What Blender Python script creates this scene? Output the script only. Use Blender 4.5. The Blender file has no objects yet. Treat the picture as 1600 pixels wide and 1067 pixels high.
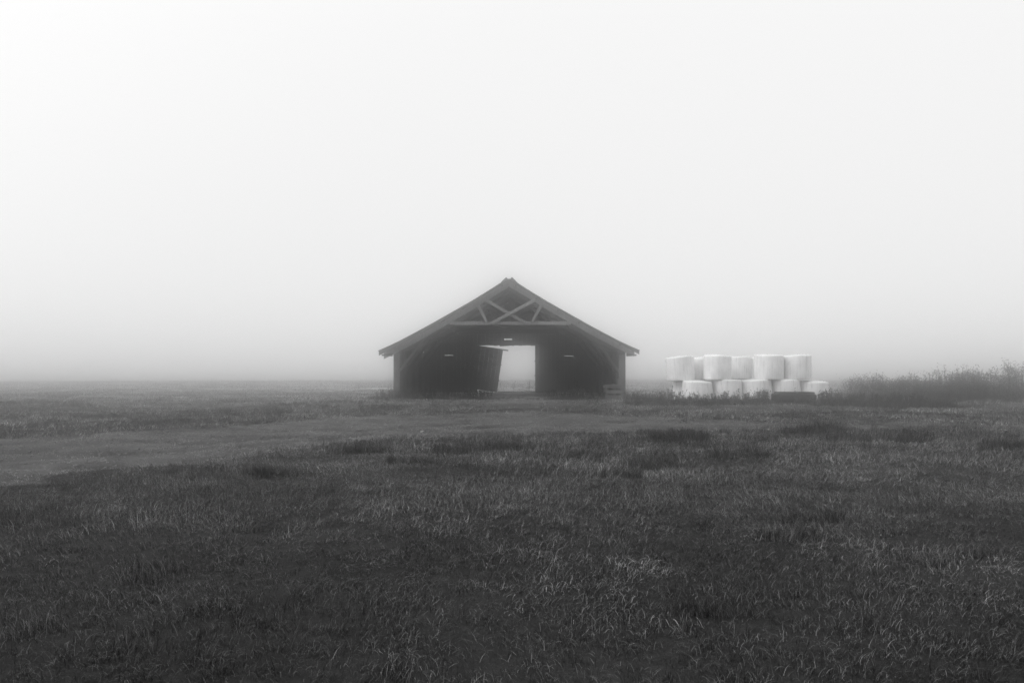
import bpy, math, random
import numpy as np
from mathutils import Vector, Matrix

random.seed(7)
RNG = np.random.default_rng(11)
scene = bpy.context.scene
C = scene.collection

# ------------------------------------------------------------------ camera
EYE, FPX, HOR = 1.6, 1244.0, 572.0          # eye height, focal length and horizon line in 1600 px pixels
cam_d = bpy.data.cameras.new("camera")
cam_d.sensor_width = 36.0
cam_d.lens = 36.0 * FPX / 1600.0
cam_d.shift_y = (HOR - 533.5) / 1600.0
cam_d.clip_start, cam_d.clip_end = 0.05, 3000.0
cam = bpy.data.objects.new("camera", cam_d)
cam.location = (0, 0, EYE)
cam.rotation_euler = (math.radians(90), 0, 0)
C.objects.link(cam)
scene.camera = cam

# ------------------------------------------------------------------ sky and sun
SUN = Vector((-0.76, -0.20, 0.62)).normalized()
world = bpy.data.worlds.new("World")
scene.world = world
world.use_nodes = True
nt = world.node_tree
nt.nodes.clear()
N = nt.nodes.new
L = nt.links.new
def mnode(tree, op, a, b=None):
    n = tree.nodes.new("ShaderNodeMath"); n.operation = op
    for i, v in enumerate((a, b)):
        if v is None: continue
        if isinstance(v, (int, float)): n.inputs[i].default_value = v
        else: tree.links.new(v, n.inputs[i])
    return n.outputs[0]
sky = N("ShaderNodeTexSky")
sky.sky_type = 'NISHITA'
sky.sun_disc = False
sky.sun_elevation = math.asin(SUN.z)
sky.sun_rotation = math.atan2(SUN.x, SUN.y)
sky.air_density, sky.dust_density, sky.ozone_density = 1.0, 6.0, 0.5
bw = N("ShaderNodeRGBToBW"); L(sky.outputs[0], bw.inputs[0])
# overcast veil over the clear sky: brighter towards the zenith and softly towards the veiled sun
tc = N("ShaderNodeTexCoord")
nrm = N("ShaderNodeVectorMath"); nrm.operation = 'NORMALIZE'; L(tc.outputs["Generated"], nrm.inputs[0])
sep = N("ShaderNodeSeparateXYZ"); L(nrm.outputs[0], sep.inputs[0])
zc = mnode(nt, 'MAXIMUM', sep.outputs[2], 0.0)
veil = mnode(nt, 'MULTIPLY_ADD', zc, 0.26); veil.node.inputs[2].default_value = 0.93
dot = N("ShaderNodeVectorMath"); dot.operation = 'DOT_PRODUCT'; L(nrm.outputs[0], dot.inputs[0]); dot.inputs[1].default_value = SUN
glow = mnode(nt, 'MULTIPLY', mnode(nt, 'POWER', mnode(nt, 'MAXIMUM', dot.outputs["Value"], 0.0), 2.0), 0.38)
veil = mnode(nt, 'MULTIPLY', mnode(nt, 'ADD', veil, glow), 10.0)
mix = mnode(nt, 'ADD', mnode(nt, 'MULTIPLY', bw.outputs[0], 0.12), mnode(nt, 'MULTIPLY', veil, 0.88))
bg = N("ShaderNodeBackground"); L(mix, bg.inputs[0]); bg.inputs[1].default_value = 0.1
wo = N("ShaderNodeOutputWorld"); L(bg.outputs[0], wo.inputs[0])

sun_d = bpy.data.lights.new("sun", 'SUN')
sun_d.energy = 1.1
sun_d.angle = math.radians(40)
sun = bpy.data.objects.new("sun", sun_d)
sun.rotation_euler = (-SUN).to_track_quat('-Z', 'Y').to_euler()
sun.location = (-20, 10, 40)
C.objects.link(sun)

vs = scene.view_settings
vs.view_transform, vs.look, vs.exposure, vs.gamma = 'Standard', 'None', 0.0, 1.0
vs.use_curve_mapping = False
cy = scene.cycles
cy.max_bounces, cy.diffuse_bounces, cy.glossy_bounces = 18, 3, 2
cy.transmission_bounces, cy.volume_bounces, cy.transparent_max_bounces = 4, 16, 8
cy.use_denoising = True
cy.denoising_prefilter = 'NONE'
cy.use_adaptive_sampling = False

# ------------------------------------------------------------------ helpers
def lattice(ix, iy, seed):
    h = (ix.astype(np.int64) * 374761393 + iy.astype(np.int64) * 668265263 + seed * 1442695041) & 0x7fffffff
    h = ((h ^ (h >> 13)) * 1274126177) & 0x7fffffff
    return ((h ^ (h >> 16)) & 0xffff) / 65535.0
def noise(x, y, s, seed=0):
    x, y = np.asarray(x, float) / s, np.asarray(y, float) / s
    ix, iy = np.floor(x), np.floor(y)
    fx, fy = x - ix, y - iy
    fx, fy = fx * fx * (3 - 2 * fx), fy * fy * (3 - 2 * fy)
    a, b = lattice(ix, iy, seed), lattice(ix + 1, iy, seed)
    c, d = lattice(ix, iy + 1, seed), lattice(ix + 1, iy + 1, seed)
    return (a + (b - a) * fx) * (1 - fy) + (c + (d - c) * fx) * fy
def sstep(e0, e1, x):
    t = np.clip((np.asarray(x, float) - e0) / (e1 - e0), 0, 1)
    return t * t * (3 - 2 * t)

NEAR = np.array([(-40, 3), (-18, 8), (-7, 10.9), (-5.2, 13), (-3.2, 16.7), (-1.4, 18.1), (1.7, 20), (6, 20.3), (13, 19.9), (22, 19.5), (60, 17)], float)
FAR = np.array([(-40, 10), (-18, 14), (-11.3, 17.6), (-8.3, 20.7), (-6.7, 24), (-4.2, 26.2), (0, 28.5), (3.3, 26.6), (5.8, 24), (9, 22.2), (14, 21.6), (22, 21.2), (60, 19.5)], float)
def track_depth(x, y):
    """metres inside the track (negative outside), with an uneven edge"""
    n = np.interp(x, NEAR[:, 0], NEAR[:, 1]); f = np.interp(x, FAR[:, 0], FAR[:, 1])
    w = (noise(x, y, 1.3, 5) - .5) * 1.1 + (noise(x, y, .4, 6) - .5) * .5
    return np.minimum(y - n, f - y) * 0.8 + w
def ruts(x, y):
    """0..1, two wheel ruts running along the track"""
    n = np.interp(x, NEAR[:, 0], NEAR[:, 1]); f = np.interp(x, FAR[:, 0], FAR[:, 1])
    w = np.maximum(f - n, .5); q = (y - n) / w + (noise(x, y, 4, 8) - .5) * .12
    return np.maximum(np.exp(-((q - .30) * w / .28) ** 2), np.exp(-((q - .30) * w / .28 - 1.7 / .28) ** 2))
def worn(x, y):
    """0..1, how trodden the grass is off the track: the way into the barn and a second path on the right"""
    a = np.exp(-((x - .4) / 2.6) ** 2) * sstep(26, 29, y) * (1 - sstep(58, 64, y))
    yc = np.interp(x, [4, 8, 13, 20, 40], [27, 31, 29.2, 28, 27])
    b = np.exp(-((y - yc) / .9) ** 2) * sstep(6, 9, x)
    inb = (np.abs(x + .12) < 5.9) & (y > 41.6) & (y < 55.2)
    return np.maximum(np.clip(a + b, 0, 1), inb * 1.0)
def H(x, y):
    x, y = np.asarray(x, float), np.asarray(y, float)
    near = 1 - sstep(60, 110, np.hypot(x, y))
    soft = .13 * (noise(x, y, 5.5, 1) - .5) + .10 * (noise(x, y, 2.1, 2) - .5) + .05 * (noise(x, y, .7, 3) - .5)
    yard = sstep(33, 38, y) * (1 - sstep(58, 64, y)) * (1 - sstep(13, 18, np.abs(x - 3)))
    tr = sstep(-.2, .6, track_depth(x, y))
    soft = soft * near * (1 - .85 * yard) * (1 - .6 * tr) - .045 * tr - .05 * tr * ruts(x, y)
    far = .25 * (noise(x, y, 45, 4) - .4) * sstep(70, 160, np.hypot(x, y))
    return soft + far - .05 * sstep(25, 41, y) - .17 * sstep(42, 54, y) - 1.5 * sstep(55, 260, np.hypot(x, y))
def h(x, y): return float(H(np.array([x]), np.array([y]))[0])
def at(px, d): return (px - 800.0) * d / FPX
def zat(py, d): return EYE + (HOR - py) * d / FPX

def mesh_np(name, v, faces):
    me = bpy.data.meshes.new(name)
    me.from_pydata([tuple(p) for p in v], [], [tuple(f) for f in faces])
    me.update()
    return me
def grid_mesh(name, P, keep=None):
    ny, nx = P.shape[:2]
    idx = np.arange(nx * ny).reshape(ny, nx)
    q = np.stack([idx[:-1, :-1], idx[:-1, 1:], idx[1:, 1:], idx[1:, :-1]], -1).reshape(-1, 4)
    V = P.reshape(-1, 3)
    if keep is not None:
        q = q[keep.reshape(-1)]
        u, inv = np.unique(q, return_inverse=True)
        V, q = V[u], inv.reshape(-1, 4)
    me = bpy.data.meshes.new(name)
    me.vertices.add(len(V)); me.vertices.foreach_set("co", V.astype(np.float32).ravel())
    me.loops.add(q.size); me.loops.foreach_set("vertex_index", q.astype(np.int32).ravel())
    me.polygons.add(len(q))
    me.polygons.foreach_set("loop_start", np.arange(0, q.size, 4, dtype=np.int32))
    me.polygons.foreach_set("loop_total", np.full(len(q), 4, np.int32))
    me.polygons.foreach_set("use_smooth", np.ones(len(q), bool))
    me.update(calc_edges=True); me.validate()
    return me
def obj(name, me, mat=None, parent=None, loc=None, link=True):
    o = bpy.data.objects.new(name, me)
    if mat is not None and me is not None and len(me.materials) == 0: me.materials.append(mat)
    if loc is not None: o.location = loc
    if parent is not None: o.parent = parent
    if link: C.objects.link(o)
    return o
def tag(o, label=None, cat=None, group=None, kind=None):
    for k, v in (("label", label), ("category", cat), ("group", group), ("kind", kind)):
        if v: o[k] = v
    return o
class MB:
    def __init__(s): s.v, s.f = [], []
    def add(s, vs, fs):
        b = len(s.v); s.v += [tuple(p) for p in vs]; s.f += [tuple(i + b for i in f) for f in fs]
    def box(s, x0, x1, y0, y1, z0, z1):
        s.add([(x, y, z) for x in (x0, x1) for y in (y0, y1) for z in (z0, z1)],
              [(0, 1, 3, 2), (4, 6, 7, 5), (0, 4, 5, 1), (2, 3, 7, 6), (0, 2, 6, 4), (1, 5, 7, 3)])
    def prism(s, poly, y0, y1):
        n = len(poly)
        a = sum(poly[i][0] * poly[(i + 1) % n][1] - poly[(i + 1) % n][0] * poly[i][1] for i in range(n))
        if a < 0: poly = poly[::-1]
        s.add([(p[0], y0, p[1]) for p in poly] + [(p[0], y1, p[1]) for p in poly],
              [tuple(range(n)), tuple(range(2 * n - 1, n - 1, -1))] +
              [(i, i + n, (i + 1) % n + n, (i + 1) % n) for i in range(n)])
    def tube(s, pts, r, n=5):
        pts = [Vector(p) for p in pts]; rs = r if isinstance(r, (list, tuple)) else [r] * len(pts)
        vs, fs = [], []
        for k, p in enumerate(pts):
            d = (pts[min(k + 1, len(pts) - 1)] - pts[max(k - 1, 0)]).normalized()
            u = d.cross(Vector((.31, .87, .4))).normalized(); w = d.cross(u)
            for j in range(n):
                a = 2 * math.pi * j / n
                vs.append(p + (u * math.cos(a) + w * math.sin(a)) * rs[k])
        for k in range(len(pts) - 1):
            for j in range(n):
                fs.append((k * n + j, k * n + (j + 1) % n, (k + 1) * n + (j + 1) % n, (k + 1) * n + j))
        s.add(vs, fs)
    def build(s, name, mat, parent=None, loc=None, smooth=False, bevel=0):
        me = bpy.data.meshes.new(name); me.from_pydata(s.v, [], s.f); me.update()
        if smooth: me.polygons.foreach_set("use_smooth", np.ones(len(me.polygons), bool))
        o = obj(name, me, mat, parent, loc)
        if bevel:
            m = o.modifiers.new("bevel", 'BEVEL'); m.width = bevel; m.segments = 1; m.limit_method = 'ANGLE'
        return o

# ------------------------------------------------------------------ materials (a black and white photograph: every colour is a grey)
def new_mat(name):
    m = bpy.data.materials.new(name); m.use_nodes = True
    t = m.node_tree; t.nodes.clear()
    out = t.nodes.new("ShaderNodeOutputMaterial"); b = t.nodes.new("ShaderNodeBsdfPrincipled")
    t.links.new(b.outputs[0], out.inputs[0])
    return m, t, b, out
def ramp(t, fac, stops):
    r = t.nodes.new("ShaderNodeValToRGB"); el = r.color_ramp.elements
    while len(el) < len(stops): el.new(0.5)
    for e, (p, v) in zip(el, stops):
        e.position = p; e.color = (v, v, v, 1)
    t.links.new(fac, r.inputs[0])
    return r.outputs[0]
def ntex(t, vec, scale, detail=4, rough=.55):
    n = t.nodes.new("ShaderNodeTexNoise"); n.inputs["Scale"].default_value = scale
    n.inputs["Detail"].default_value = detail; n.inputs["Roughness"].default_value = rough
    if vec is not None: t.links.new(vec, n.inputs["Vector"])
    return n.outputs[0]
def scaled(t, vec, s):
    n = t.nodes.new("ShaderNodeMapping"); n.inputs["Scale"].default_value = s
    t.links.new(vec, n.inputs["Vector"]); return n.outputs[0]
def bump(t, b, hgt, strength, dist):
    n = t.nodes.new("ShaderNodeBump"); n.inputs["Strength"].default_value = strength; n.inputs["Distance"].default_value = dist
    t.links.new(hgt, n.inputs["Height"]); t.links.new(n.outputs[0], b.inputs["Normal"])

def grass_mat(name, lo, mid, hi, patch=0.5, transl=.25):
    m, t, b, out = new_mat(name)
    at_ = t.nodes.new("ShaderNodeAttribute"); at_.attribute_name = "tone"
    geo = t.nodes.new("ShaderNodeNewGeometry")
    oi = t.nodes.new("ShaderNodeObjectInfo")
    col = ramp(t, at_.outputs["Fac"], [(0, lo), (.45, mid * .3), (.8, mid * 1.9), (1, hi)])
    big = mnode(t, 'ADD', mnode(t, 'MULTIPLY', ntex(t, geo.outputs["Position"], .45, 3, .6), .6), mnode(t, 'MULTIPLY', ntex(t, geo.outputs["Position"], 2.3, 3, .6), .4))
    fac = mnode(t, 'MULTIPLY_ADD', ramp(t, big, [(.38, 0), (.62, 1)]), patch * 1.3); fac.node.inputs[2].default_value = 1 - patch * .6
    fac = mnode(t, 'MULTIPLY', fac, mnode(t, 'MULTIPLY_ADD', oi.outputs["Random"], .5))
    fac.node.inputs[1].links[0].from_node.inputs[2].default_value = .75
    colm = mnode(t, 'MULTIPLY', col, fac)
    t.links.new(colm, b.inputs["Base Color"])
    b.inputs["Roughness"].default_value = .5
    b.inputs["Specular IOR Level"].default_value = .01
    tr = t.nodes.new("ShaderNodeBsdfTranslucent"); t.links.new(colm, tr.inputs[0])
    mx = t.nodes.new("ShaderNodeMixShader"); mx.inputs[0].default_value = transl
    t.links.new(b.outputs[0], mx.inputs[1]); t.links.new(tr.outputs[0], mx.inputs[2]); t.links.new(mx.outputs[0], out.inputs[0])
    return m
M = {}
M['grass'] = grass_mat("meadow_grass", .0006, .046, .26, .6)  # darkest near the eye: start of a fog gradient painted in the grass
M['mid'] = grass_mat("fog_paled_meadow_grass", .002, .14, .38, .65)  # paler with distance, the brightening of the fog painted into the blades
M['verge'] = grass_mat("verge_grass", .008, .13, .40, .8)  # paler again: drier grass, and the same fog gradient in its colour
M['turf'] = grass_mat("short_turf", .02, .12, .42, 1.2)
M['tuft'] = grass_mat("dark_tuft", .018, .07, .2, .7)
M['bush'] = grass_mat("bush_leaves", .035, .09, .22, .6, .15)
M['weed'] = grass_mat("weed", .03, .09, .2, .5, .15)

def ground_mat(name, lo, hi, sc=1.2, straw_haze=False):
    m, t, b, out = new_mat(name)
    g = t.nodes.new("ShaderNodeNewGeometry").outputs["Position"]
    a = ntex(t, g, sc, 6, .6); c = ntex(t, g, 14, 5, .65); d = ntex(t, g, 90, 3, .6)
    f = mnode(t, 'ADD', mnode(t, 'MULTIPLY', a, .45), mnode(t, 'ADD', mnode(t, 'MULTIPLY', c, .33), mnode(t, 'MULTIPLY', d, .22)))
    col = ramp(t, f, [(.38, lo), (.62, hi)])
    if straw_haze:      # straw field beyond the yard, paled further with fog haze painted in its colour
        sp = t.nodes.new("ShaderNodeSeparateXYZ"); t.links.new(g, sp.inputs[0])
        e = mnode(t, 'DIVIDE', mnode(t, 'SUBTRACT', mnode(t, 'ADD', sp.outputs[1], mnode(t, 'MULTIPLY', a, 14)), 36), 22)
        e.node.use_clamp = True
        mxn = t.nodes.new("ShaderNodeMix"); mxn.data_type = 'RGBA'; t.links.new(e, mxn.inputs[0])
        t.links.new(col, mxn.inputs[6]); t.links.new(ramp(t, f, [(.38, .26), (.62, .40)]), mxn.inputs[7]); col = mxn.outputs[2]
    t.links.new(col, b.inputs["Base Color"])
    b.inputs["Roughness"].default_value = .95; b.inputs["Specular IOR Level"].default_value = .15
    bump(t, b, mnode(t, 'ADD', c, d), .8, .03)
    return m
M['ground'] = ground_mat("field_soil", .008, .035, .35, True)  # very dark: shade between the blades is put into the soil colour
M['track'] = ground_mat("track_gravel", .02, .14, .9)

def wood_mat(name, lo, hi):
    m, t, b, out = new_mat(name)
    tcn = t.nodes.new("ShaderNodeTexCoord"); oi = t.nodes.new("ShaderNodeObjectInfo")
    off = t.nodes.new("ShaderNodeVectorMath"); off.operation = 'ADD'
    t.links.new(tcn.outputs["Object"], off.inputs[0])
    sc = t.nodes.new("ShaderNodeVectorMath"); sc.operation = 'SCALE'; sc.inputs[0].default_value = (17, 31, 23); t.links.new(oi.outputs["Random"], sc.inputs["Scale"])
    t.links.new(sc.outputs[0], off.inputs[1])
    gr = ntex(t, scaled(t, off.outputs[0], (14, 14, 1.2)), 2.2, 6, .65)
    st = ntex(t, off.outputs[0], 1.1, 4, .6)
    f = mnode(t, 'ADD', mnode(t, 'MULTIPLY', gr, .55), mnode(t, 'MULTIPLY', st, .45))
    c = ramp(t, f, [(.35, lo), (.65, hi)])
    v = mnode(t, 'MULTIPLY_ADD', oi.outputs["Random"], .5); v.node.inputs[2].default_value = .75
    t.links.new(mnode(t, 'MULTIPLY', c, v), b.inputs["Base Color"])
    b.inputs["Roughness"].default_value = .85; b.inputs["Specular IOR Level"].default_value = .2
    bump(t, b, gr, .6, .01)
    return m
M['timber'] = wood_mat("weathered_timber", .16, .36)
M['board'] = wood_mat("barn_board", .02, .055)  # dark so the barn's inner shade sits in the board colour
M['dark_wood'] = wood_mat("dark_shaded_wood", .02, .05)  # dark roof-edge wood; on inner timbers it paints the barn's shade
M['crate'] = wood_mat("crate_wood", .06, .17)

def simple_mat(name, lo, hi, sc, rough, spec=.3, bs=.4, bd=.01):
    m, t, b, out = new_mat(name)
    tcn = t.nodes.new("ShaderNodeTexCoord")
    a = ntex(t, tcn.outputs["Object"], sc, 6, .6)
    t.links.new(ramp(t, a, [(.35, lo), (.65, hi)]), b.inputs["Base Color"])
    b.inputs["Roughness"].default_value = rough; b.inputs["Specular IOR Level"].default_value = spec
    bump(t, b, a, bs, bd)
    return m
M['sheet'] = simple_mat("weathered_roof_sheet", .03, .07, 1.5, .8, .15)  # kept dark, shade of the roof's underside painted in
M['trough'] = simple_mat("dark_rubber", .012, .035, 3, .75)
M['stone'] = simple_mat("gravel_stone", .04, .26, 2, .9)
M['iron'] = simple_mat("rusty_iron", .03, .07, 8, .7)
def film_mat():
    m, t, b, out = new_mat("bale_film")
    tcn = t.nodes.new("ShaderNodeTexCoord"); oi = t.nodes.new("ShaderNodeObjectInfo")
    off = t.nodes.new("ShaderNodeVectorMath"); off.operation = 'ADD'
    sc = t.nodes.new("ShaderNodeVectorMath"); sc.operation = 'SCALE'; sc.inputs[0].default_value = (9, 13, 0); t.links.new(oi.outputs["Random"], sc.inputs["Scale"])
    t.links.new(tcn.outputs["Object"], off.inputs[0]); t.links.new(sc.outputs[0], off.inputs[1])
    streak = ntex(t, scaled(t, off.outputs[0], (9, 9, .5)), 1.6, 5, .7)
    blot = ntex(t, off.outputs[0], 2.4, 4, .6)
    fine = ntex(t, scaled(t, off.outputs[0], (30, 30, 1.2)), 1.5, 3, .6)
    base = ramp(t, blot, [(.3, .70), (.7, .85)])
    dirt = ramp(t, streak, [(.48, 1.0), (.60, .87), (.72, .42)])
    col = mnode(t, 'MULTIPLY', base, dirt)
    t.links.new(col, b.inputs["Base Color"])
    b.inputs["Roughness"].default_value = .38; b.inputs["Specular IOR Level"].default_value = .45
    bump(t, b, mnode(t, 'ADD', streak, fine), .3, .02)
    return m
M['film'] = film_mat()

# ------------------------------------------------------------------ ground and track
def axis(lo, f0, f1, hi, fine, growth=1.18):
    a = list(np.arange(f0, f1 + 1e-6, fine)); s = fine
    while a[-1] < hi: s *= growth; a.append(min(a[-1] + s, hi))
    s = fine
    while a[0] > lo: s *= growth; a.insert(0, max(a[0] - s, lo))
    return np.array(a)
gx, gy = axis(-320, -26, 30, 320, .25), axis(-320, 0, 62, 320, .25)
X, Y = np.meshgrid(gx, gy)
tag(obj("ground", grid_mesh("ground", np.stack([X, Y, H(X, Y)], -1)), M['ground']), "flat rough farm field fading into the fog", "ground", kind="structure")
tx, ty = np.arange(-26, 30.01, .2), np.arange(4, 32.01, .2)
X, Y = np.meshgrid(tx, ty)
td = track_depth(X, Y)
P = np.stack([X, Y, H(X, Y) + .03 * sstep(-.6, .3, td) - .018], -1)
keep = (np.maximum.reduce([td[:-1, :-1], td[1:, :-1], td[:-1, 1:], td[1:, 1:]]) > -.4)
tag(obj("track", grid_mesh("track", P, keep), M['track']), "bare gravel farm track curving in front of the barn", "track", kind="structure")

# ------------------------------------------------------------------ barn
D0, DB = 41.0, 55.0                     # distance of the open front and of the back wall
XC = -.15
PROF = np.array([(0, 0), (2.0, 1.22), (4.2, 2.46), (5.6, 3.2), (6.62, 3.68)])
ZR = 6.05
def roofz(x): return ZR - float(np.interp(abs(x - XC), PROF[:, 0], PROF[:, 1]))
barn = obj("barn", None, loc=(0, 0, 0))
tag(barn, "dark open-fronted timber barn with low gable roof and daylight through its back door", "barn")
WL, WR = -6.08, 5.82                    # outer faces of the side walls

def beam(name, p, q, w, y0, y1, mat=M['timber'], bevel=.008):
    (x0, z0), (x1, z1) = p, q
    dx, dz = x1 - x0, z1 - z0; l = math.hypot(dx, dz); nx, nz = -dz / l * w / 2, dx / l * w / 2
    k = MB(); k.prism([(x0 + nx, z0 + nz), (x1 + nx, z1 + nz), (x1 - nx, z1 - nz), (x0 - nx, z0 - nz)], y0, y1)
    return k.build(name, mat, barn, bevel=bevel)
def fp(px, py, d=D0): return (at(px, d), zat(py, d))
def truss(y, front):
    tm = M['timber'] if front else M['dark_wood']  # inner trusses: same timber darkened, shade painted in
    for s in (-1, 1):
        xs = [0, 2.0, 4.2, 5.6, 6.45 if front else 6.0]
        top = [(XC + s * v, roofz(XC + s * v) - (.05 + (.02 * v if s < 0 and front else 0))) for v in xs]
        bot = [(a, b - (.30 if front else .22)) for a, b in top]
        if front: top[0] = (XC + s * .004, top[0][1]); bot[0] = (XC + s * .004, bot[0][1])
        else: top[0] = (XC + s * .004, top[0][1]); bot[0] = (XC + s * .004, bot[0][1])
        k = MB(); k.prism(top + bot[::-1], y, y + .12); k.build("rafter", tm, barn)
        xo = WL + .02 if s < 0 else WR - .02
        xi = xo + (.28 if s < 0 else -.30) if front else xo - s * .2
        zt = min(roofz(xo), roofz(xi)) - (.46 if front else .3)
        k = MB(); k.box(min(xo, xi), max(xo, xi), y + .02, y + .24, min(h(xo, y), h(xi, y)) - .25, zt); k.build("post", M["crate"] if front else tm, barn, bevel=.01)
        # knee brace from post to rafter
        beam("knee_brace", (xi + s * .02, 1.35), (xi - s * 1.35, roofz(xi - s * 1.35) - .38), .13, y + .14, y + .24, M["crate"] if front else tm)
    zt = zat(505, D0)
    k = MB(); k.box(at(703, D0), at(892, D0), y - .06, y - .005, zt - .09, zt + .09); k.build("tie_beam", tm, barn, bevel=.01)
    beam("brace", fp(759, 469), fp(821, 505), .16, y - .17, y - .065, tm)
    beam("brace", fp(836, 469), fp(769, 505), .16, y - .26, y - .175, tm)
    beam("strut", fp(747, 477), fp(761, 504), .15, y - .16, y - .066, tm)
    beam("strut", fp(846, 476), fp(831, 504), .15, y - .16, y - .066, tm)
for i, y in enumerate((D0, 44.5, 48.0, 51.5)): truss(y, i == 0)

# verge boards along the front edge of the roof (the left one deeper and darker)
for s in (-1, 1):
    xs = [.0, 2.0, 4.2, 5.6, 6.62]
    dep = [.07, .09, .13, .18, .22] if s < 0 else [.06, .06, .07, .08, .16]
    top = [(XC + s * (v + .006), roofz(XC + s * v) - .012) for v in xs]
    bot = [(a, b - d) for (a, b), d in zip(top, dep)]
    k = MB(); k.prism(top + bot[::-1], 40.50, 40.55); k.build("verge_board", M['dark_wood'], barn)
    # short return board closing the eave end
    xe = XC + s * 6.5; xw = WL - .02 if s < 0 else WR + .02
    k = MB(); k.prism([(xe, roofz(xe) - .24), (xw, roofz(xe) - .16), (xw, roofz(xe) - .33), (xe, roofz(xe) - .30)], 40.6, 40.66); k.build("eave_board", M['dark_wood'], barn)
# purlins
for s in (-1, 1):
    for v in (.35, 1.4, 2.5, 3.6, 4.7, 5.7, 6.4):
        x = XC + s * v; z = roofz(x) - .049
        k = MB(); k.box(x - .04, x + .04, 40.58, 55.1, z - .085, z); k.build("purlin", M['dark_wood'], barn)
# roof sheets, corrugated, one mesh for each slope shared between the sheets
SW = .92; NS = 16
for s in (-1, 1):
    us = [.12, 1.0, 2.0, 3.1, 4.2, 5.0, 5.6, 6.1, 6.66]
    nc = 12
    vs, fs = [], []
    for lay in (0, 1):
        for j in range(nc + 1):
            yy = SW * 1.03 * j / nc; cz = .012 * math.cos(j * math.pi)
            for v in us:
                x = XC + s * v
                vs.append((x, yy, roofz(x) + .014 + cz - .006 * lay + (.03 if v == .12 else 0)))
    n = len(us); o2 = n * (nc + 1)
    for j in range(nc):
        for i in range(n - 1):
            a = j * n + i
            fs.append((a, a + 1, a + n + 1, a + n)); fs.append((a + o2, a + n + o2, a + n + 1 + o2, a + 1 + o2))
    for j in range(nc):
        for i in (0, n - 1):
            a = j * n + i; fs.append((a, a + n, a + n + o2, a + o2))
    for i in range(n - 1):
        for j in (0, nc):
            a = j * n + i; fs.append((a, a + 1, a + 1 + o2, a + o2))
    me = mesh_np("roof_sheet", vs, fs); me.materials.append(M['sheet'])
    for q in range(NS):
        o = obj("roof_sheet", me, parent=barn, loc=(0, 40.46 + SW * q, .003 * (q % 2) + random.uniform(0, .004)))
        o.rotation_euler.y = random.uniform(-.0015, .0015)
k = MB(); k.prism([(XC - .2, ZR - .075), (XC, ZR + .005), (XC + .2, ZR - .075), (XC + .2, ZR - .09), (XC, ZR - .012), (XC - .2, ZR - .09)], 40.52, 55.2)
k.build("ridge_board", M['dark_wood'], barn)
for s, zz in ((-1, .115), (1, .13)):   # turned-up ends of the first sheets at the ridge
    k = MB(); k.prism([(XC + s * .05, ZR - .03), (XC + s * .36, ZR - .21), (XC + s * .42, ZR - .19), (XC + s * .15, ZR + zz * .6)], 40.47, 40.95); k.build("ridge_cap_end", M['sheet'], barn)

# side walls of upright boards
BW = .28
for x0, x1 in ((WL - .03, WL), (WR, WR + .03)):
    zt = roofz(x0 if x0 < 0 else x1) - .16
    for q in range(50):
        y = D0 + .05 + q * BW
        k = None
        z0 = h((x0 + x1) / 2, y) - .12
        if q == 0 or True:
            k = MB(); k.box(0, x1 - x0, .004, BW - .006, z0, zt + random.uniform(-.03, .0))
        o = k.build("wall_board", M['crate'] if q < 10 else M['board'], barn, loc=(x0 + random.uniform(-.006, .006), y, 0))  # front boards paler: daylight at the open end painted on
# rails that carry the side boards
for x0, x1 in ((WL + .001, WL + .06), (WR - .06, WR - .001)):
    for z in (.45, 1.5):
        k = MB(); k.box(x0, x1, D0 + .26, DB - .1, z - .06, z + .06); k.build("wall_rail", M['board'], barn)
# back wall: upright boards, the door opening, and three slits of daylight
OX0, OX1, OZ = at(746, DB), at(836, DB), zat(540, DB)
slits = [(at(695, DB), at(708, DB), zat(555, DB), .038), (at(882, DB), at(896, DB), zat(556, DB), .032), (at(788, DB), at(800, DB), zat(530, DB), .085)]
nb = int((WR - WL) / BW)
bw_ = (WR - WL) / nb
edges = sorted([WL + i * bw_ for i in range(nb + 1)])
for xa in (OX0, OX1) + tuple(s_[i] for s_ in slits for i in (0, 1)):   # let boards end on these lines
    j = min(range(1, nb), key=lambda i: abs(edges[i] - xa)); edges[j] = xa
for i in range(nb):
    xa, xb = edges[i] + .002, edges[i + 1] - .002
    xm = (xa + xb) / 2
    lo = h(xm, DB) - .15
    if OX0 - .01 < xm < OX1 + .01: lo = OZ + random.uniform(-.015, .02)
    cuts = [lo]
    for s0, s1, sz, sh in slits:
        if s0 < xm < s1: cuts += [sz - sh / 2 + random.uniform(-.012, .012), sz + sh / 2]
    cuts.append(None)
    yj = random.uniform(-.008, .008)
    for j in range(0, len(cuts), 2):
        b0, b1 = cuts[j], cuts[j + 1]
        if b1 is None: poly = [(xa, b0), (xb, b0), (xb, roofz(xb) - .002)] + ([(XC, ZR - .014)] if xa < XC < xb else []) + [(xa, roofz(xa) - .002)]
        else: poly = [(xa, b0), (xb, b0), (xb, b1), (xa, b1)]
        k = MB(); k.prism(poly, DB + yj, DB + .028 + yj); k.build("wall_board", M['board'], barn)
for xa, xb, z in ((WL + .1, OX0, .5), (OX1, WR - .1, .5), (WL + .1, OX0 - .1, 1.9), (OX1 + .1, WR - .1, 1.9), (WL + .1, WR - .1, 3.16)):
    k = MB(); k.box(xa, xb, DB - .09, DB - .012, z - .06, z + .06); k.build("wall_rail", M['board'], barn)
for xa in (OX1, OX1 + 3.1, OX0 - .14, OX0 - 2.6):
    zt = roofz(xa if xa < 0 else xa + .14) - .2
    k = MB(); k.box(xa + .012, xa + .14, DB - .2, DB - .095, h(xa, DB) - .2, zt); k.build("post", M['board'], barn)
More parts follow.
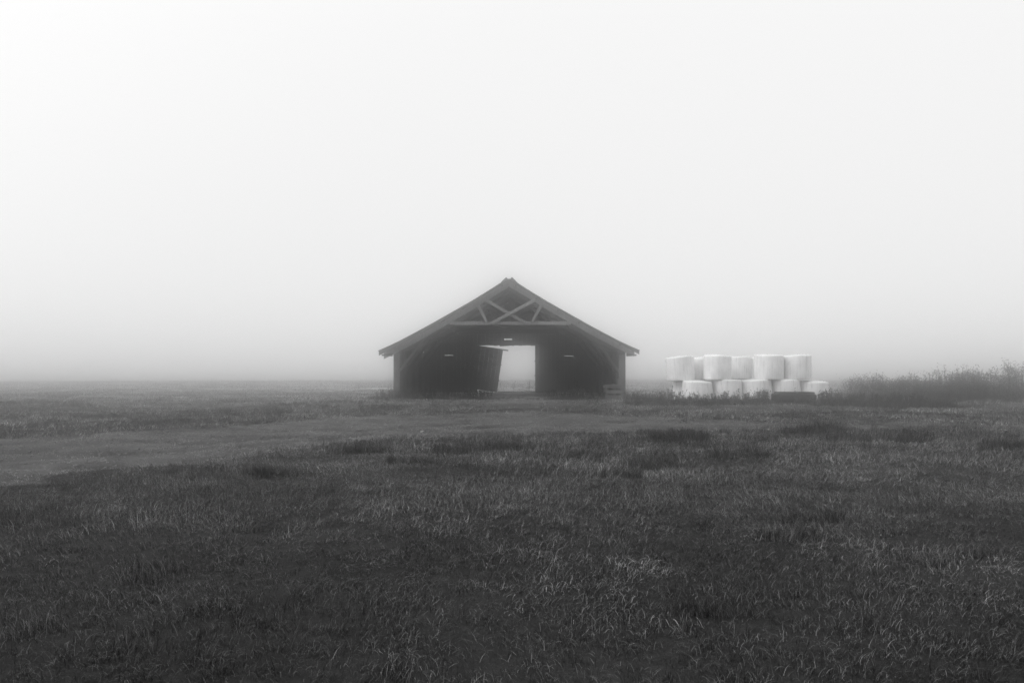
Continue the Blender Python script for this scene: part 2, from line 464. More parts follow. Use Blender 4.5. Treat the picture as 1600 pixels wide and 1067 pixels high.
for z in (1.95, .95):
    k = MB(); k.box(OX1 - .035, OX1 + .05, DB - .02 - .09, DB - .012, z - .05, z + .05); k.build("latch_block", M['board'], barn)
k = MB(); k.prism([(at(780, DB), OZ + .06), (at(800, DB), OZ + .04), (at(795, DB), OZ - .01), (at(781, DB), OZ - .06)], DB + .04, DB + .06); k.build("broken_board", M['board'], barn)
k = MB(); k.box(at(778, DB), at(836, DB), DB - .1, DB + .12, h(0, DB) - .1, h(0, DB) + .07); k.build("threshold", M['board'], barn)
# the back door, dropped off its rail and leaning to the right
door = obj("door", None, parent=barn, loc=(at(776.5, DB - .3), DB - .30, h(-1, DB - .3) + .01))
door["label"] = "plank door dropped from its rail and leaning askew"
door.rotation_euler.y = math.radians(8.2)
DW, DH = 2.4, 2.98
for i in range(8):
    w = DW / 8
    k = MB(); k.box(-DW + i * w + .003, -DW + (i + 1) * w - .003, 0, .03, random.uniform(0, .02), DH + random.uniform(-.02, .02)); k.build("door_board", M['dark_wood'], door)
for z, ext in ((DH - .03, .36), (1.9, .04), (.82, .04)):
    k = MB(); k.box(-DW + .05, ext, -.035, -.002, z - .045, z + .045); k.build("ledge", M['board'], door)

# ------------------------------------------------------------------ slatted crate by the right-hand post
CX0, CX1, CY0, CY1 = at(945, 40), at(972, 40), 39.95, 40.55
cz = h(5.1, 40.2) - .01
ct = zat(601.5, 40)
crate = tag(obj("wooden_crate", None, loc=((CX0 + CX1) / 2, (CY0 + CY1) / 2, cz)), "slatted wooden crate standing in front of the barn's right corner post", "crate")
W, Dp, Hc = (CX1 - CX0) / 2, (CY1 - CY0) / 2, ct - cz
for sx in (-1, 1):
    for sy in (-1, 1):
        k = MB(); k.box(sx * W - (.09 if sx > 0 else 0), sx * W + (.09 if sx < 0 else 0), sy * Dp - (.09 if sy > 0 else 0), sy * Dp + (.09 if sy < 0 else 0), 0, Hc); k.build("corner_post", M['crate'], crate, bevel=.006)
for z0, z1 in ((.04, .20), (.28, .45), (.56, Hc - .01)):
    for sy in (-1, 1):
        y0 = -Dp - .022 if sy < 0 else Dp + .002
        k = MB(); k.box(-W - .01, W + .01 + random.uniform(-.02, .02), y0, y0 + .02, z0, z1); k.build("slat", M['crate'], crate)
    for sx in (-1, 1):
        x0 = -W - .022 if sx < 0 else W + .002
        k = MB(); k.box(x0, x0 + .02, -Dp + .001, Dp - .001, z0, z1); k.build("side_slat", M['crate'], crate)
for i in range(4):
    w = 2 * Dp / 4
    k = MB(); k.box(-W, W, -Dp + i * w + .01, -Dp + (i + 1) * w - .015, Hc + .002, Hc + .022); k.build("top_slat", M['crate'], crate)

pl = MB(); pl.prism([(-.12, 0), (.12, 0), (.13, 1.02), (-.10, 1.06)], 0, .03)
o = pl.build("plank", M['crate'], None, loc=(at(967.5, 40.8), 40.62, h(5.4, 40.7) - .02)); o.rotation_euler.x = math.radians(-7)
tag(o, "short pale plank leaning on the barn post behind the slatted crate", "plank")

import bmesh
bm = bmesh.new(); bmesh.ops.create_icosphere(bm, subdivisions=2, radius=.065)
for v in bm.verts: v.co *= random.uniform(.8, 1.15); v.co.z *= .55
me = bpy.data.meshes.new("stone"); bm.to_mesh(me); bm.free()
d = FPX * EYE / (673 - HOR); x = at(660, d)
tag(obj("stone", me, simple_mat("pale_stone", .15, .26, 6, .9), loc=(x, d, h(x, d) + .035)), "single pale stone lying on the track left of the barn doorway", "stone")

# ------------------------------------------------------------------ wrapped bales
def bale_mesh(seed, R, Hh, sag):
    nu, nv = 72, 26
    rr = np.random.default_rng(seed)
    prof = []
    e = rr.uniform(.06, .09)
    for t in np.linspace(0, 1, 4): prof.append((R * (.05 + .5 * t), 0.0))
    for a in np.linspace(-90, 0, 6): prof.append((R - e + e * math.cos(math.radians(a)), e + e * math.sin(math.radians(a))))
    for t in np.linspace(0, 1, 9)[1:-1]: prof.append((R + sag * math.sin(math.pi * min(1, t * 1.2) ** .8), e + (Hh - 2 * e) * t))
    for a in np.linspace(0, 90, 6): prof.append((R - e + e * math.cos(math.radians(a)), Hh - e + e * math.sin(math.radians(a))))
    for t in np.linspace(0, 1, 5)[1:]: prof.append((R - e - (R - e) * .97 * t, Hh + .03 * math.sin(math.pi * t / 2)))
    ph = rr.uniform(0, 6.28, 8); am = rr.uniform(.3, 1, 8)
    vs, fs = [], []
    for i, (r, z) in enumerate(prof):
        for j in range(nu):
            a = 2 * math.pi * j / nu
            f = 1 + .010 * am[0] * math.sin(2 * a + ph[0]) + .012 * am[1] * math.sin(3 * a + ph[1] + z) + .006 * am[2] * math.sin(7 * a + ph[2] + 2 * z) \
                + .004 * am[3] * math.sin(17 * a + ph[3] + 3 * math.sin(3 * z)) + .0035 * am[4] * math.sin(29 * a + ph[4] + 2 * math.sin(5 * z))
            zz = z + (.034 * am[5] * math.sin(a + ph[5]) + .012 * am[6] * math.sin(3 * a + ph[6])) * (z / Hh) * min(1, r / R * 1.3)
            vs.append((r * f * math.cos(a), r * f * math.sin(a), zz))
    n = len(prof)
    for i in range(n - 1):
        for j in range(nu):
            fs.append((i * nu + j, i * nu + (j + 1) % nu, (i + 1) * nu + (j + 1) % nu, (i + 1) * nu + j))
    fs.append(tuple(range(nu - 1, -1, -1))); fs.append(tuple((n - 1) * nu + j for j in range(nu)))
    me = mesh_np("silage_bale", vs, fs); me.polygons.foreach_set("use_smooth", np.ones(len(me.polygons), bool))
    me.materials.append(M['film'])
    return me
G = "white wrapped silage bales stacked beside the barn"
BH = 1.08
#       px centre, distance, diameter, tier height, height, tilt deg, label
bales = [
 (1089, 34.72, 1.28, 0, 1.03, 0, "wide white wrapped bale near left end of lower tier, weeds before its left half"),
 (1072, 35.87, 1.2, 0, 1.02, 0, "white wrapped bale peeping out at far left of lower tier, under the leaning bale"),
 (1135, 34.9, 1.30, 0, 1.05, 0, "white wrapped bale below the gap right of the second tall upper bale"),
 (1182, 34.85, 1.285, 0, 1.07, 0, "white wrapped bale in the middle of the lower tier"),
 (1227, 34.9, 1.235, 0, 1.07, 0, "white wrapped bale of the lower tier behind the left half of the dark box"),
 (1270.5, 34.9, 1.22, 0, 1.02, 0, "white wrapped bale at the right end of the lower tier with nothing on top"),
 (1120, 36.3, 1.25, 0, 1.06, 0, "white wrapped bale in the back row of the lower tier, below the set-back upper bales"),
 (1170, 36.25, 1.25, 0, 1.06, 0, "white wrapped bale in the back row of the lower tier behind the middle bale"),
 (1064, 35.35, 1.25, 1, 1.06, -4.0, "white wrapped bale leaning left at the left end of the upper tier"),
 (1099, 36.2, 1.2, 1, 1.02, 0, "shaded white wrapped bale set back between the two left upper bales"),
 (1121, 34.9, 1.19, 1, 1.09, 0, "tallest white wrapped bale, second in the front of the upper tier"),
 (1155, 36.3, 1.2, 1, 1.02, 0, "white wrapped bale set back in the middle of the upper tier"),
 (1184, 36.3, 1.15, 1, 1.0, 0, "white wrapped bale mostly hidden behind the third front upper bale"),
 (1201, 34.9, 1.24, 1, 1.08, 0, "white wrapped bale third along the front of the upper tier"),
 (1245.5, 35.0, 1.22, 1, 1.07, 0, "white wrapped bale at the right end of the upper tier"),
]
low = []
for i, (px, d, dia, tier, hh, tilt, lab) in enumerate(bales):
    me = bale_mesh(100 + i, dia / 2, hh, .035 if tier == 0 else .012)
    x = at(px, d)
    if tier == 0:
        z = h(x, d) - .03; low.append((x, d, z + hh))
    else:
        z = max(t for (a, b, t) in low if math.hypot(a - x, b - d) < 1.0) - .015 + .012
    o = obj("silage_bale", me, loc=(x, d, z))
    o.rotation_euler = (math.radians(random.uniform(-.8, .8)), math.radians(random.uniform(-1.2, 1.2)), random.uniform(0, 6.28)) if not tilt else (0, math.radians(tilt), 0)
    tag(o, lab, "bale", G)

# ------------------------------------------------------------------ dark box in front of the bales
TX0, TX1, TY = at(1213.5, 33.4), at(1276.5, 33.4), 33.4
tz = h((TX0 + TX1) / 2, TY) - .02; tt = zat(615.5, 33.4) - tz
tr = tag(obj("feed_box", None, loc=((TX0 + TX1) / 2, TY, tz)), "long low dark box half hidden in weeds in front of the right lower bales", "box")
w = (TX1 - TX0) / 2
k = MB(); k.prism([(-w, 0), (w - .04, 0), (w, tt - .05), (w - .08, tt), (-w + .03, tt), (-w, tt - .02)], 0, .70)
k.build("body", M['trough'], tr, bevel=.015)
for x0, x1 in ((-w + .14, -w + .83), (-w + .93, w - .10)):
    k = MB(); k.prism([(x0 - .05, tt + .002), (x1 + .05, tt + .002), (x1, tt + .085), (x0, tt + .085)], .03, .67); k.build("lid", M['trough'], tr, bevel=.012)
for xx in (-w * .72, -w * .2, w * .3, w * .74):
    k = MB(); k.box(xx - .05, xx + .05, -.03, -.002, .0, tt - .06); k.build("rib", M['trough'], tr, bevel=.008)

# ------------------------------------------------------------------ weeds and bushes
def weed_mesh(name, seed, hgt, stems, leafy=1.0, spread=.25):
    """upright dead weed stems with side shoots, small leaves and seed heads"""
    r = random.Random(seed); k = MB(); lf = MB()
    for s in range(stems):
        a = r.uniform(0, 6.28); b = r.uniform(0, spread * .35)
        x, y = b * math.cos(a), b * math.sin(a)
        hh = hgt * r.uniform(.65, 1.0)
        lx, ly = r.gauss(0, spread) * hh * .4, r.gauss(0, spread) * hh * .4
        pts = [(x + lx * t * t, y + ly * t * t, -.06 + (hh + .06) * t) for t in (0, .33, .66, 1)]
        k.tube(pts, [.006, .005, .004, .002], 4)
        for q in range(int(7 * leafy)):
            t = r.uniform(.2, .98)
            p = Vector((x + lx * t * t, y + ly * t * t, hh * t)); a2 = r.uniform(0, 6.28); ll = hh * r.uniform(.10, .24) * (1.15 - t)
            e = p + Vector((math.cos(a2) * ll * .7, math.sin(a2) * ll * .7, ll * .8))
            k.tube([p, (p + e) / 2 + Vector((0, 0, -.01)), e], [.003, .002, .0015], 3)
            for z in range(int(5 * leafy)):
                c = p.lerp(e, r.uniform(.3, 1.1)); sz = r.uniform(.012, .032)
                d = Vector((r.gauss(0, 1), r.gauss(0, 1), r.gauss(0, 1))).normalized(); u = d.cross(Vector((.2, .5, .8))).normalized()
                lf.add([c, c + d * sz * .7 + u * sz * .4, c + d * sz * 1.6, c + d * sz * .7 - u * sz * .4], [(0, 1, 2, 3)])
    return k, lf
def tone_attr(me, val):
    n = len(me.vertices)
    at2 = me.attributes.new("tone", 'FLOAT', 'POINT')
    at2.data.foreach_set("value", (np.full(n, val) if np.isscalar(val) else np.asarray(val)).astype(np.float32))
def weed(name, label, px, d, hgt, stems, seed, leafy=1.0, spread=.25):
    x = at(px, d); root = obj(name, None, loc=(x, d, h(x, d)))
    k, lf = weed_mesh(name, seed, hgt, stems, leafy, spread)
    a = k.build("stem", M['weed'], root); tone_attr(a.data, .45)
    b = lf.build("leaf_mass", M['weed'], root); tone_attr(b.data, np.repeat(np.random.default_rng(seed).uniform(.2, .8, len(lf.f)), 4)[:len(b.data.vertices)])
    return tag(root, label, "weed", "tall weeds standing singly")
weed("tall_weed", "tall leafy weed standing in front of the barn's dark left interior", 671, 40.2, .85, 3, 1)
weed("tall_weed", "tallest branching weed standing in front of the barn's right interior", 900, 40.1, 1.15, 4, 2, 1.3)
weed("tall_weed", "shorter weed just left of the tallest one inside the barn front", 889, 40.3, .8, 2, 3)
weed("tall_weed", "upright weed right of the tallest one in front of the barn", 910, 40.0, .95, 2, 4)
weed("tall_weed", "weed standing behind the barn, left in the open back doorway", 804, 57, .85, 5, 5, .9)
weed("tall_weed", "weed standing behind the barn against the right jamb of the doorway", 827, 56.6, 1.05, 5, 6, 1.0)
weed("tall_weed", "thin weed rising in front of the white lower bales near their middle", 1154, 33.2, .82, 2, 7, 1.4, .12)
weed("tall_weed", "weed sticking up behind the dark box against the bales", 1243, 34.1, .85, 2, 8, 1.2, .15)
weed("tall_weed", "weed beside the left end of the lower bales", 1047, 33.8, .9, 6, 9, 1.3, .3)
weed("tall_weed", "thin weed against the leftmost lower bale", 1078, 33.1, .65, 2, 10, 1.2, .2)
weed("tall_weed", "weed standing on the grass between barn and bales", 1012, 36.5, .6, 3, 12, 1, .3)
weed("tall_weed", "bushy weed right of the last lower bale", 1297, 33.6, .85, 6, 13, 1.4, .35)
weed("tall_weed", "weed rising from the rough grass near the right thicket", 1312, 33.0, .8, 5, 14, 1.2, .3)

def bush(label, px, d, rx, ry, hgt, seed, leaves, twigs):
    r = np.random.default_rng(seed); x = at(px, d); root = obj("thicket_bush", None, loc=(x, d, h(x, d)))
    rr = random.Random(seed); k = MB()
    for i in range(twigs):
        a = rr.uniform(0, 6.28); q = rr.random() ** .5
        bx, by = q * rx * .7 * math.cos(a), q * ry * .7 * math.sin(a)
        top = hgt * (1.12 - .35 * q * q) * rr.uniform(.7, 1.22)
        ex, ey = bx * 1.35 + rr.gauss(0, .12), by * 1.35 + rr.gauss(0, .12)
        pts = [(bx, by, -.1), (bx * .6 + ex * .4 + rr.gauss(0, .04), by * .6 + ey * .4, top * .5), (ex, ey, top), (ex + rr.gauss(0, .10), ey, top * 1.0 + rr.uniform(-.06, .10))]
        k.tube(pts, [.012, .009, .005, .002], 3)
        for z in range(3):
            t = rr.uniform(.5, .98); p = Vector(pts[1]).lerp(Vector(pts[2]), t)
            e = p + Vector((rr.gauss(0, .13), rr.gauss(0, .13), rr.uniform(.05, .25)))
            k.tube([p, e], [.004, .0015], 3)
    st = k.build("stem", M['bush'], root); tone_attr(st.data, .4)
    # leaves on clumped positions through the volume
    nc = 34
    a = r.uniform(0, 6.28, nc); q = np.sqrt(r.uniform(0, 1, nc)); cz_ = r.uniform(.08, 1, nc)
    cc = np.stack([q * rx * np.cos(a), q * ry * np.sin(a), cz_ * hgt * (1.0 - .42 * q ** 2)], -1)
    cs = r.uniform(.10, .24, nc)
    pick = r.integers(0, nc, leaves)
    c = cc[pick] + r.normal(0, 1, (leaves, 3)) * cs[pick, None]
    nt_ = leaves // 5          # leaves and seed heads on the twig tips
    tip = np.array(k.v)[r.integers(0, len(k.v), nt_)]
    tip = tip[tip[:, 2] > hgt * .4]
    c = np.concatenate([c, tip + r.normal(0, .035, tip.shape)]); n = len(c)
    c[:, 2] = np.maximum(c[:, 2], .02)
    d1 = r.normal(0, 1, (n, 3)); d1 /= np.linalg.norm(d1, axis=1)[:, None]
    d2 = np.cross(d1, r.normal(0, 1, (n, 3))); d2 /= np.linalg.norm(d2, axis=1)[:, None]
    s = r.uniform(.018, .05, n)[:, None]
    V = np.stack([c, c + d1 * s * .8 + d2 * s * .45, c + d1 * s * 1.7, c + d1 * s * .8 - d2 * s * .45], 1).reshape(-1, 3)
    me = mesh_np("foliage", V, np.arange(len(V)).reshape(-1, 4)); f = obj("foliage", me, M['bush'], root)
    tone_attr(me, np.repeat(r.uniform(.1, .95, n), 4))
    return tag(root, label, "bush", "bushes of the thicket at the right edge")
BL = [
 ("small faint bush at the far left tip of the thicket, nearest the bales", 1338, 46, .6, .6, .95),
 ("round topped bush, second from the left tip of the thicket", 1362, 44, .8, .8, 1.25),
 ("low bush right of the round topped one in the thicket", 1392, 43.5, .8, .8, 1.05),
 ("bush in the left middle of the thicket with a thin spray above it", 1420, 42.5, .8, .8, 1.2),
 ("bush fourth from the right frame edge in the thicket", 1450, 42, .9, .8, 1.25),
 ("bush in the middle of the thicket where its outline begins to rise", 1480, 41.2, .9, .8, 1.4),
 ("twiggy bush third from the right frame edge in the thicket", 1513, 40.5, .95, .8, 1.5),
 ("tall twiggy bush second from the right frame edge", 1548, 40, 1.0, .9, 1.65),
 ("tallest twiggy bush at the right frame edge", 1588, 39.2, 1.0, .9, 1.6),
 ("low front bush under the right end of the thicket", 1575, 38.0, .9, .6, .95),
 ("low front bush under the middle of the thicket", 1500, 39.6, .9, .6, .8),
]
for i, (lab, px, d, rx, ry, hg) in enumerate(BL): bush(lab, px, d + .5, rx, ry, hg * random.Random(i * 7).uniform(.76, .98), 40 + i, int(3400 * rx * hg), 34)

# ------------------------------------------------------------------ grass (nobody could count it): clumps on computed points
def clump(name, seed, n, rad, l0, l1, w, bend, lean, tone, mat, segs=4):
    r = np.random.default_rng(seed)
    vs, fs, tn = [], [], []
    for i in range(n):
        q = rad * math.sqrt(r.random()); a = r.uniform(0, 6.28)
        p = np.array([q * math.cos(a), q * math.sin(a), -.03])
        az = r.normal(0, 1.0) if r.random() < .6 else r.uniform(0, 6.28)
        ln = r.uniform(l0, l1) * (1 - .25 * q / rad); th = abs(r.normal(lean, .25)); kp = abs(r.normal(bend, bend * .5))
        wd = w * r.uniform(.6, 1.2); tw = r.normal(0, .5)
        side = np.array([-math.sin(az + tw), math.cos(az + tw), 0])
        t_ = np.clip(r.normal(tone, .32), 0, .95) if r.random() > .025 else 1.0  # a few palest blades: straw, and painted glints in place of sheen
        b = len(vs); ds = ln / segs
        for s in range(segs + 1):
            f = s / segs
            if s == segs: vs.append(p.copy()); tn.append(t_)
            else:
                ww = wd * (1 - .75 * f ** 1.6) / 2
                vs.append(p - side * ww); vs.append(p + side * ww); tn += [t_, t_]
            ang = min(th + kp * (f + .5 / segs) ** 1.5, 2.6)
            p = p + ds * np.array([math.sin(ang) * math.cos(az), math.sin(ang) * math.sin(az), math.cos(ang)])
        for s in range(segs - 1): fs.append((b + 2 * s, b + 2 * s + 1, b + 2 * s + 3, b + 2 * s + 2))
        s = segs - 1; fs.append((b + 2 * s, b + 2 * s + 1, b + 2 * s + 2))
    me = mesh_np(name, vs, fs); me.polygons.foreach_set("use_smooth", np.ones(len(me.polygons), bool))
    me.materials.append(mat); tone_attr(me, tn)
    return me
def scatter(name, label, pts, rot, scl, idx, meshes, cat="grass"):
    """one object: the points carry rotation, size and kind, and a node tree puts the clumps on them"""
    me = bpy.data.meshes.new(name); n = len(pts)
    me.vertices.add(n); me.vertices.foreach_set("co", np.asarray(pts, np.float32).ravel())
    a = me.attributes.new("rot", 'FLOAT_VECTOR', 'POINT'); a.data.foreach_set("vector", np.asarray(rot, np.float32).ravel())
    a = me.attributes.new("scl", 'FLOAT_VECTOR', 'POINT'); a.data.foreach_set("vector", np.asarray(scl, np.float32).ravel())
    a = me.attributes.new("idx", 'INT', 'POINT'); a.data.foreach_set("value", np.asarray(idx, np.int32))
    o = obj(name, me); tag(o, label, cat, kind="stuff")
    g = bpy.data.node_groups.new(name, 'GeometryNodeTree')
    g.interface.new_socket("Geometry", in_out='INPUT', socket_type='NodeSocketGeometry')
    g.interface.new_socket("Geometry", in_out='OUTPUT', socket_type='NodeSocketGeometry')
    gi, go = g.nodes.new("NodeGroupInput"), g.nodes.new("NodeGroupOutput")
    col = bpy.data.collections.new(name + "_clumps")
    for i, m in enumerate(meshes):
        co = bpy.data.objects.new("%s_clump_%02d" % (name, i), m); col.objects.link(co)
    ci = g.nodes.new("GeometryNodeCollectionInfo"); ci.inputs["Collection"].default_value = col
    ci.inputs["Separate Children"].default_value = True; ci.inputs["Reset Children"].default_value = True
    mp = g.nodes.new("GeometryNodeMeshToPoints")
    ip = g.nodes.new("GeometryNodeInstanceOnPoints"); ip.inputs["Pick Instance"].default_value = True
    def attr(nm, ty):
        q = g.nodes.new("GeometryNodeInputNamedAttribute"); q.data_type = ty; q.inputs["Name"].default_value = nm
        return q.outputs["Attribute"]
    er = g.nodes.new("FunctionNodeEulerToRotation")
    lk = g.links.new
    lk(gi.outputs[0], mp.inputs["Mesh"]); lk(mp.outputs[0], ip.inputs["Points"]); lk(ci.outputs[0], ip.inputs["Instance"])
    lk(attr("rot", 'FLOAT_VECTOR'), er.inputs[0]); lk(er.outputs[0], ip.inputs["Rotation"])
    lk(attr("scl", 'FLOAT_VECTOR'), ip.inputs["Scale"]); lk(attr("idx", 'INT'), ip.inputs["Instance Index"])
    lk(ip.outputs[0], go.inputs[0])
    md = o.modifiers.new("scatter", 'NODES'); md.node_group = g
    return o

def strew(y0, y1, per_m2, margin=2.5, half=.66):
    """random points over the wedge of ground the camera can see, with a margin to the sides"""
    wmax = half * y1 + margin; n = int(2 * wmax * (y1 - y0) * per_m2)
    x = RNG.uniform(-wmax, wmax, n); y = RNG.uniform(y0, y1, n)
    k = np.abs(x) < half * y + margin
    return x[k], y[k]
def in_barn(x, y, m=0.0): return (x > WL - m) & (x < WR + m) & (y > D0 + .4) & (y < DB + .3)
def solid(x, y):
    s = np.zeros(len(x), bool)
    for px, d, dia, tier, *_ in bales:
        if tier == 0: s |= np.hypot(x - at(px, d), y - d) < dia / 2 - .02
    s |= (x > TX0 - .05) & (x < TX1 + .05) & (y > TY - .02) & (y < TY + .75)
    s |= (x > CX0) & (x < CX1) & (y > CY0) & (y < CY1)
    return s
def put(x, y, smin, smax, nvar, tall=None, hs=1.0, swirl=1.2):
    n = len(x); z = H(x, y)
    az = (noise(x, y, 3.2, 21) * 2 + noise(x, y, 1.1, 22)) * math.pi * swirl + RNG.normal(0, .55, n)
    s = RNG.uniform(smin, smax, n)
    hh = s * hs * (np.ones(n) if tall is None else tall)
    rot = np.stack([RNG.normal(0, .10, n), RNG.normal(0, .10, n), az], -1)
    return np.stack([x, y, z], -1), rot, np.stack([s, s, hh], -1), RNG.integers(0, nvar, n)
def cat(*parts): return [np.concatenate(p) for p in zip(*parts)]

# meadow in front of the track
V_meadow = [clump("meadow_clump", 200 + i, 64, .11, .05, .14, .0027, 2.4, .36, .45, M['grass'], 5) for i in range(9)]
V_mid = [clump("mid_clump", 215 + i, 52, .14, .06, .16, .0040, 2.3, .38, .5, M['mid'], 4) for i in range(8)]
V_fine = [clump("fine_clump", 230 + i, 40, .17, .07, .18, .0052, 2.0, .4, .5, M['verge'], 4) for i in range(6)]
def meadow(y0, y1, dens, s0, s1, hs=1.0):
    x, y = strew(y0, y1, dens)
    n = np.interp(x, NEAR[:, 0], NEAR[:, 1])
    front = (y < n + 2.0)
    keep = front & (track_depth(x, y) < RNG.uniform(-1.1, .9, len(x)))
    x, y = x[keep], y[keep]
    tall = .35 + .25 * sstep(0, 1.5, -track_depth(x, y)) + .75 * noise(x, y, 1.6, 31) + .6 * (noise(x, y, .5, 32) - .5)
    return x, y, tall
def fade(x, y, t, y0, y1, s0, rising):
    q = sstep(y0, y1, y + (noise(x, y, 1.8, 41) - .5) * 4 + (noise(x, y, .5, 42) - .5) * 3); k = (RNG.random(len(x)) < q) == rising
    return x[k], y[k], t[k]
x, y, t = fade(*meadow(1.4, 12.5, 170, .7, 1.1), 5.0, 12.0, 0, False); p1 = put(x, y, .7, 1.1, 9, t)
scatter("meadow_grass", "dark rough meadow grass at the near edge of the field", *p1, V_meadow)
x, y, t = fade(*meadow(3, 15, 115, .75, 1.2), 5.0, 12.0, 0, True); x, y, t = fade(x, y, t, 12, 15.5, 0, False); p2 = put(x, y, .75, 1.2, 8, t)
scatter("fog_paled_meadow_grass", "paler arching meadow grass across the middle of the foreground", *p2, V_mid)
x, y, t = fade(*meadow(11, 24, 64, 1, 1.5), 12, 15.5, 0, True); p3 = put(x, y, 1.0, 1.6, 6, t)
scatter("far_meadow_grass", "meadow grass running back to the near edge of the track", *p3, V_fine)

# grass beyond the track, up to and past the barn
V_turf = [clump("turf_clump", 260 + i, 30, .26, .07, .16, .010, 1.2, .45, .55, M['turf'], 3) for i in range(6)]
def beyond(y0, y1, dens):
    x, y = strew(y0, y1, dens, 3)
    f = np.interp(x, FAR[:, 0], FAR[:, 1]); n = np.interp(x, NEAR[:, 0], NEAR[:, 1])
    keep = (y > (f + n) / 2) & (track_depth(x, y) < RNG.uniform(-.3, .5, len(x))) & ~in_barn(x, y) & ~solid(x, y)
    keep &= RNG.random(len(x)) > worn(x, y) * .8
    return x[keep], y[keep]
x, y = beyond(12, 34, 14); a = put(x, y, .9, 1.5, 6, .5 + .8 * noise(x, y, 2.2, 33))
x, y = beyond(34, 62, 9); b = put(x, y, 1.1, 1.8, 6, .5 + .7 * noise(x, y, 3, 33))
x, y = beyond(62, 130, 1.6); c = put(x, y, 1.8, 3.0, 6, .4 + .6 * noise(x, y, 6, 33))
scatter("field_grass", "short pale field grass between the track and the barn and beyond", *cat(a, b, c), V_turf)
# sparse turf on the track
x, y = strew(9, 30, 42)
td = track_depth(x, y); k = (td > -.1) & (noise(x * .35, y, .9, 35) + .5 * noise(x * .5, y, .3, 36) - .6 * ruts(x, y) > .44)
scatter("track_turf", "thin short turf growing on the track", *put(x[k], y[k], .25, .75, 6), V_turf)

# dark tufts and rough long grass
V_tuft = [clump("tuft_clump", 290 + i, 60, .16, .20, .46, .008, .7, .16, .45, M['tuft'], 4) for i in range(6)]
parts = []
def patch(cx, cy, rx, ry, n, s0, s1):
    a = RNG.uniform(0, 6.28, n); q = np.sqrt(RNG.random(n))
    x, y = cx + q * rx * np.cos(a), cy + q * ry * np.sin(a)
    k = ~solid(x, y) & ~in_barn(x, y) & (track_depth(x, y) < .5)
    if k.any(): parts.append(put(x[k], y[k], s0, s1, 6))
# tufts standing out of the meadow
for px, py, sz in ((1060, 676, 1.0), (1270, 668, 1.1), (1320, 682, .9), (1410, 680, .9), (1010, 715, .7), (960, 735, .7), (1160, 705, .8), (1040, 668, .6),
                   (1580, 690, .8), (240, 880, .45), (215, 900, .4), (420, 735, .6), (560, 700, .7), (700, 697, .8), (760, 690, .8), (820, 688, .7),
                   (640, 715, .5), (900, 700, .6), (1270, 800, .5), (1240, 830, .5), (1130, 950, .35), (1080, 945, .35), (60, 985, .35), (1450, 860, .4), (1530, 850, .4), (30, 810, .4)):
    d = FPX * EYE / (py - HOR + 8)
    patch(at(px, d), d, .55 * (d / 14), .35 * (d / 14), int(26 * (d / 14)), sz * .7, sz * 1.1)
# rough band along the far side of the track (left), around the barn, before the bales and the thicket
for px in range(-60, 620, 26):
    d = 27.5 + 6 * math.sin(px * .013 + 1) + random.uniform(-2.5, 2.5)
    patch(at(px, d), d, random.uniform(.6, 2.2), random.uniform(.5, 1.4), random.randint(5, 26), .3, .75)
for px in range(600, 1010, 14):
    gap = 740 < px < 880
    if 934 < px < 984: continue
    d = 40.2 + random.uniform(-1.2, .1); patch(at(px, d), d, .7, .5, 4 if gap else random.randint(6, 20), .35, .6 if gap else 1.1)
for px in range(1000, 1320, 12):
    d = 33.0 + random.uniform(-.7, .6); patch(at(px, d), d, .6, .45, *((9, .4, .75) if 1200 < px < 1285 else (22, .7, 1.3)))
for px in list(range(1290, 1440, 11)) + [1446, 1452, 1460, 1474, 1490]:
    d = 31.3 + random.uniform(-.8, 1.5); patch(at(px, d), d, .6, .5, 22, .7, 1.25)
for px in range(1450, 1680, 20):
    d = 36.5 + random.uniform(-1, 1); patch(at(px, d), d, .9, .5, 12, .5, .9)
for px in range(1000, 1640, 24):
    d = 26 + random.uniform(-2.2, 2.2); patch(at(px, d), d, random.uniform(.3, 1.5), .6, random.randint(2, 13), .3, .65)
for px in range(880, 1640, 30):
    d = 18.4 + random.uniform(-1.2, 1.0); patch(at(px, d), d, random.uniform(.3, 1.3), .45, random.randint(2, 14), .3, .6)
for px in (1340, 1375, 1420, 1470, 1520, 1570, 1610):
    patch(at(px, 40), 40, 1.2, .8, 30, .8, 1.3)
scatter("rough_grass", "dark tufts of long rough grass along the track, the barn and the bales", *cat(*parts), V_tuft)
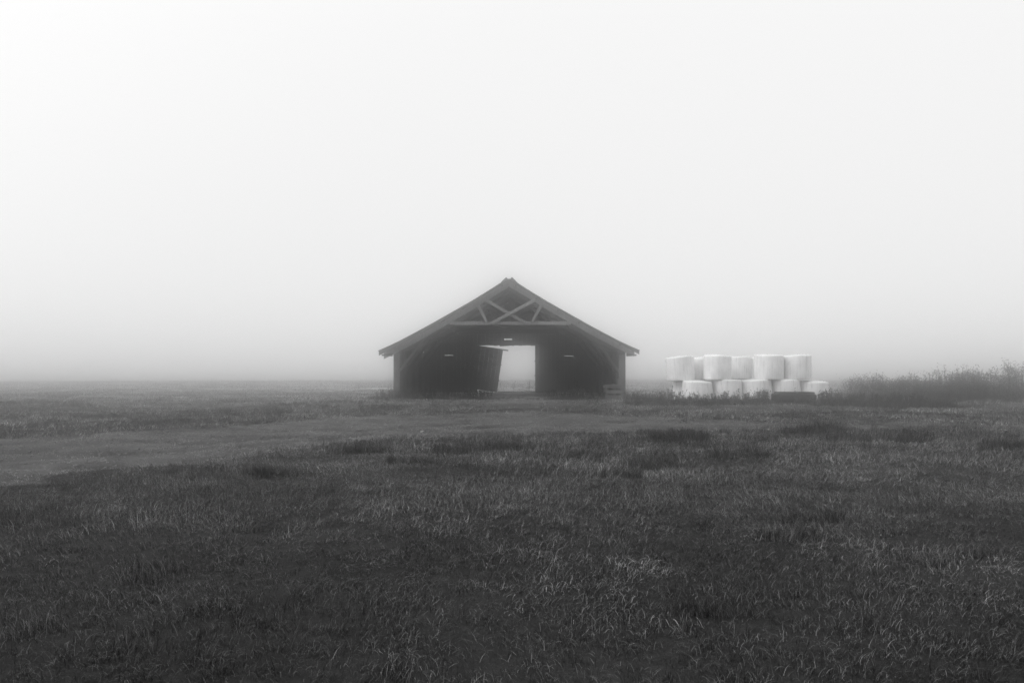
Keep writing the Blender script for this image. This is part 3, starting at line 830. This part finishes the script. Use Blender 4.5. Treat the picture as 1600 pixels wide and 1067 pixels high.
# leafy weeds growing thickly at the foot of the bales and the barn
V_weed = []
for i in range(5):
    k, lf = weed_mesh("weed_clump", 400 + i, .6, 5, 1.2, .35)
    k.add(lf.v, lf.f); me = mesh_np("weed_clump", k.v, k.f); me.materials.append(M['weed']); tone_attr(me, np.random.default_rng(i).uniform(.25, .7, len(k.v)))
    V_weed.append(me)
parts = []
for px in list(range(1005, 1325, 10)): d = 33.1 + random.uniform(-.5, .5); patch(at(px, d), d, .5, .3, *((2, .3, .6) if 1200 < px < 1285 else (4, .55, 1.15)))
for px in list(range(1295, 1450, 12)): d = 31.6 + random.uniform(-.6, 1.2); patch(at(px, d), d, .6, .4, 4, .6, 1.15)
for px in list(range(600, 760, 14)) + list(range(860, 932, 14)): d = 40.0 + random.uniform(-.6, .1); patch(at(px, d), d, .5, .4, 6, .45, 1.1)
for px in range(1330, 1660, 16): d = 39 + random.uniform(-1, 1.5); patch(at(px, d), d, .8, .5, 3, .5, .95)
for i, p_ in enumerate(parts): p_[3][:] = p_[3] % 5
scatter("weed_cover", "low leafy weeds growing thickly at the foot of barn, bales and thicket", *cat(*parts), V_weed, "weeds")
# gravel on the track
def stone_mesh(seed):
    import bmesh
    r = random.Random(seed); bm = bmesh.new(); bmesh.ops.create_icosphere(bm, subdivisions=1, radius=1)
    for v in bm.verts: v.co *= r.uniform(.7, 1.15); v.co.z *= .6
    me = bpy.data.meshes.new("stone"); bm.to_mesh(me); bm.free(); me.materials.append(M['stone']); return me
x, y = strew(9, 30, 110); td = track_depth(x, y); k = (td > .15) & (RNG.random(len(x)) < .25 + .75 * noise(x, y, 1.5, 37))
x, y = x[k], y[k]; n = len(x)
s = .008 + .03 * RNG.random(n) ** 4
tag(scatter("gravel", "loose gravel stones strewn over the track", np.stack([x, y, H(x, y) + .014], -1), np.stack([RNG.normal(0, .3, n), RNG.normal(0, .3, n), RNG.uniform(0, 6.28, n)], -1), np.stack([s, s, s], -1), RNG.integers(0, 4, n), [stone_mesh(i) for i in range(4)], "gravel"))

# ------------------------------------------------------------------ fog
k = MB(); k.box(-330, 330, -330, 330, -3.6, 8.0)
hz = k.build("haze", None)
m = bpy.data.materials.new("fog"); m.use_nodes = True; t = m.node_tree; t.nodes.clear()
vo = t.nodes.new("ShaderNodeVolumePrincipled"); vo.inputs["Density"].default_value = .0175
vo.inputs["Color"].default_value = (1, 1, 1, 1); vo.inputs["Anisotropy"].default_value = .98
out = t.nodes.new("ShaderNodeOutputMaterial"); t.links.new(vo.outputs[0], out.inputs["Volume"])
hz.data.materials.append(m)
tag(hz, "pale even fog lying over the whole field", "fog", kind="stuff")
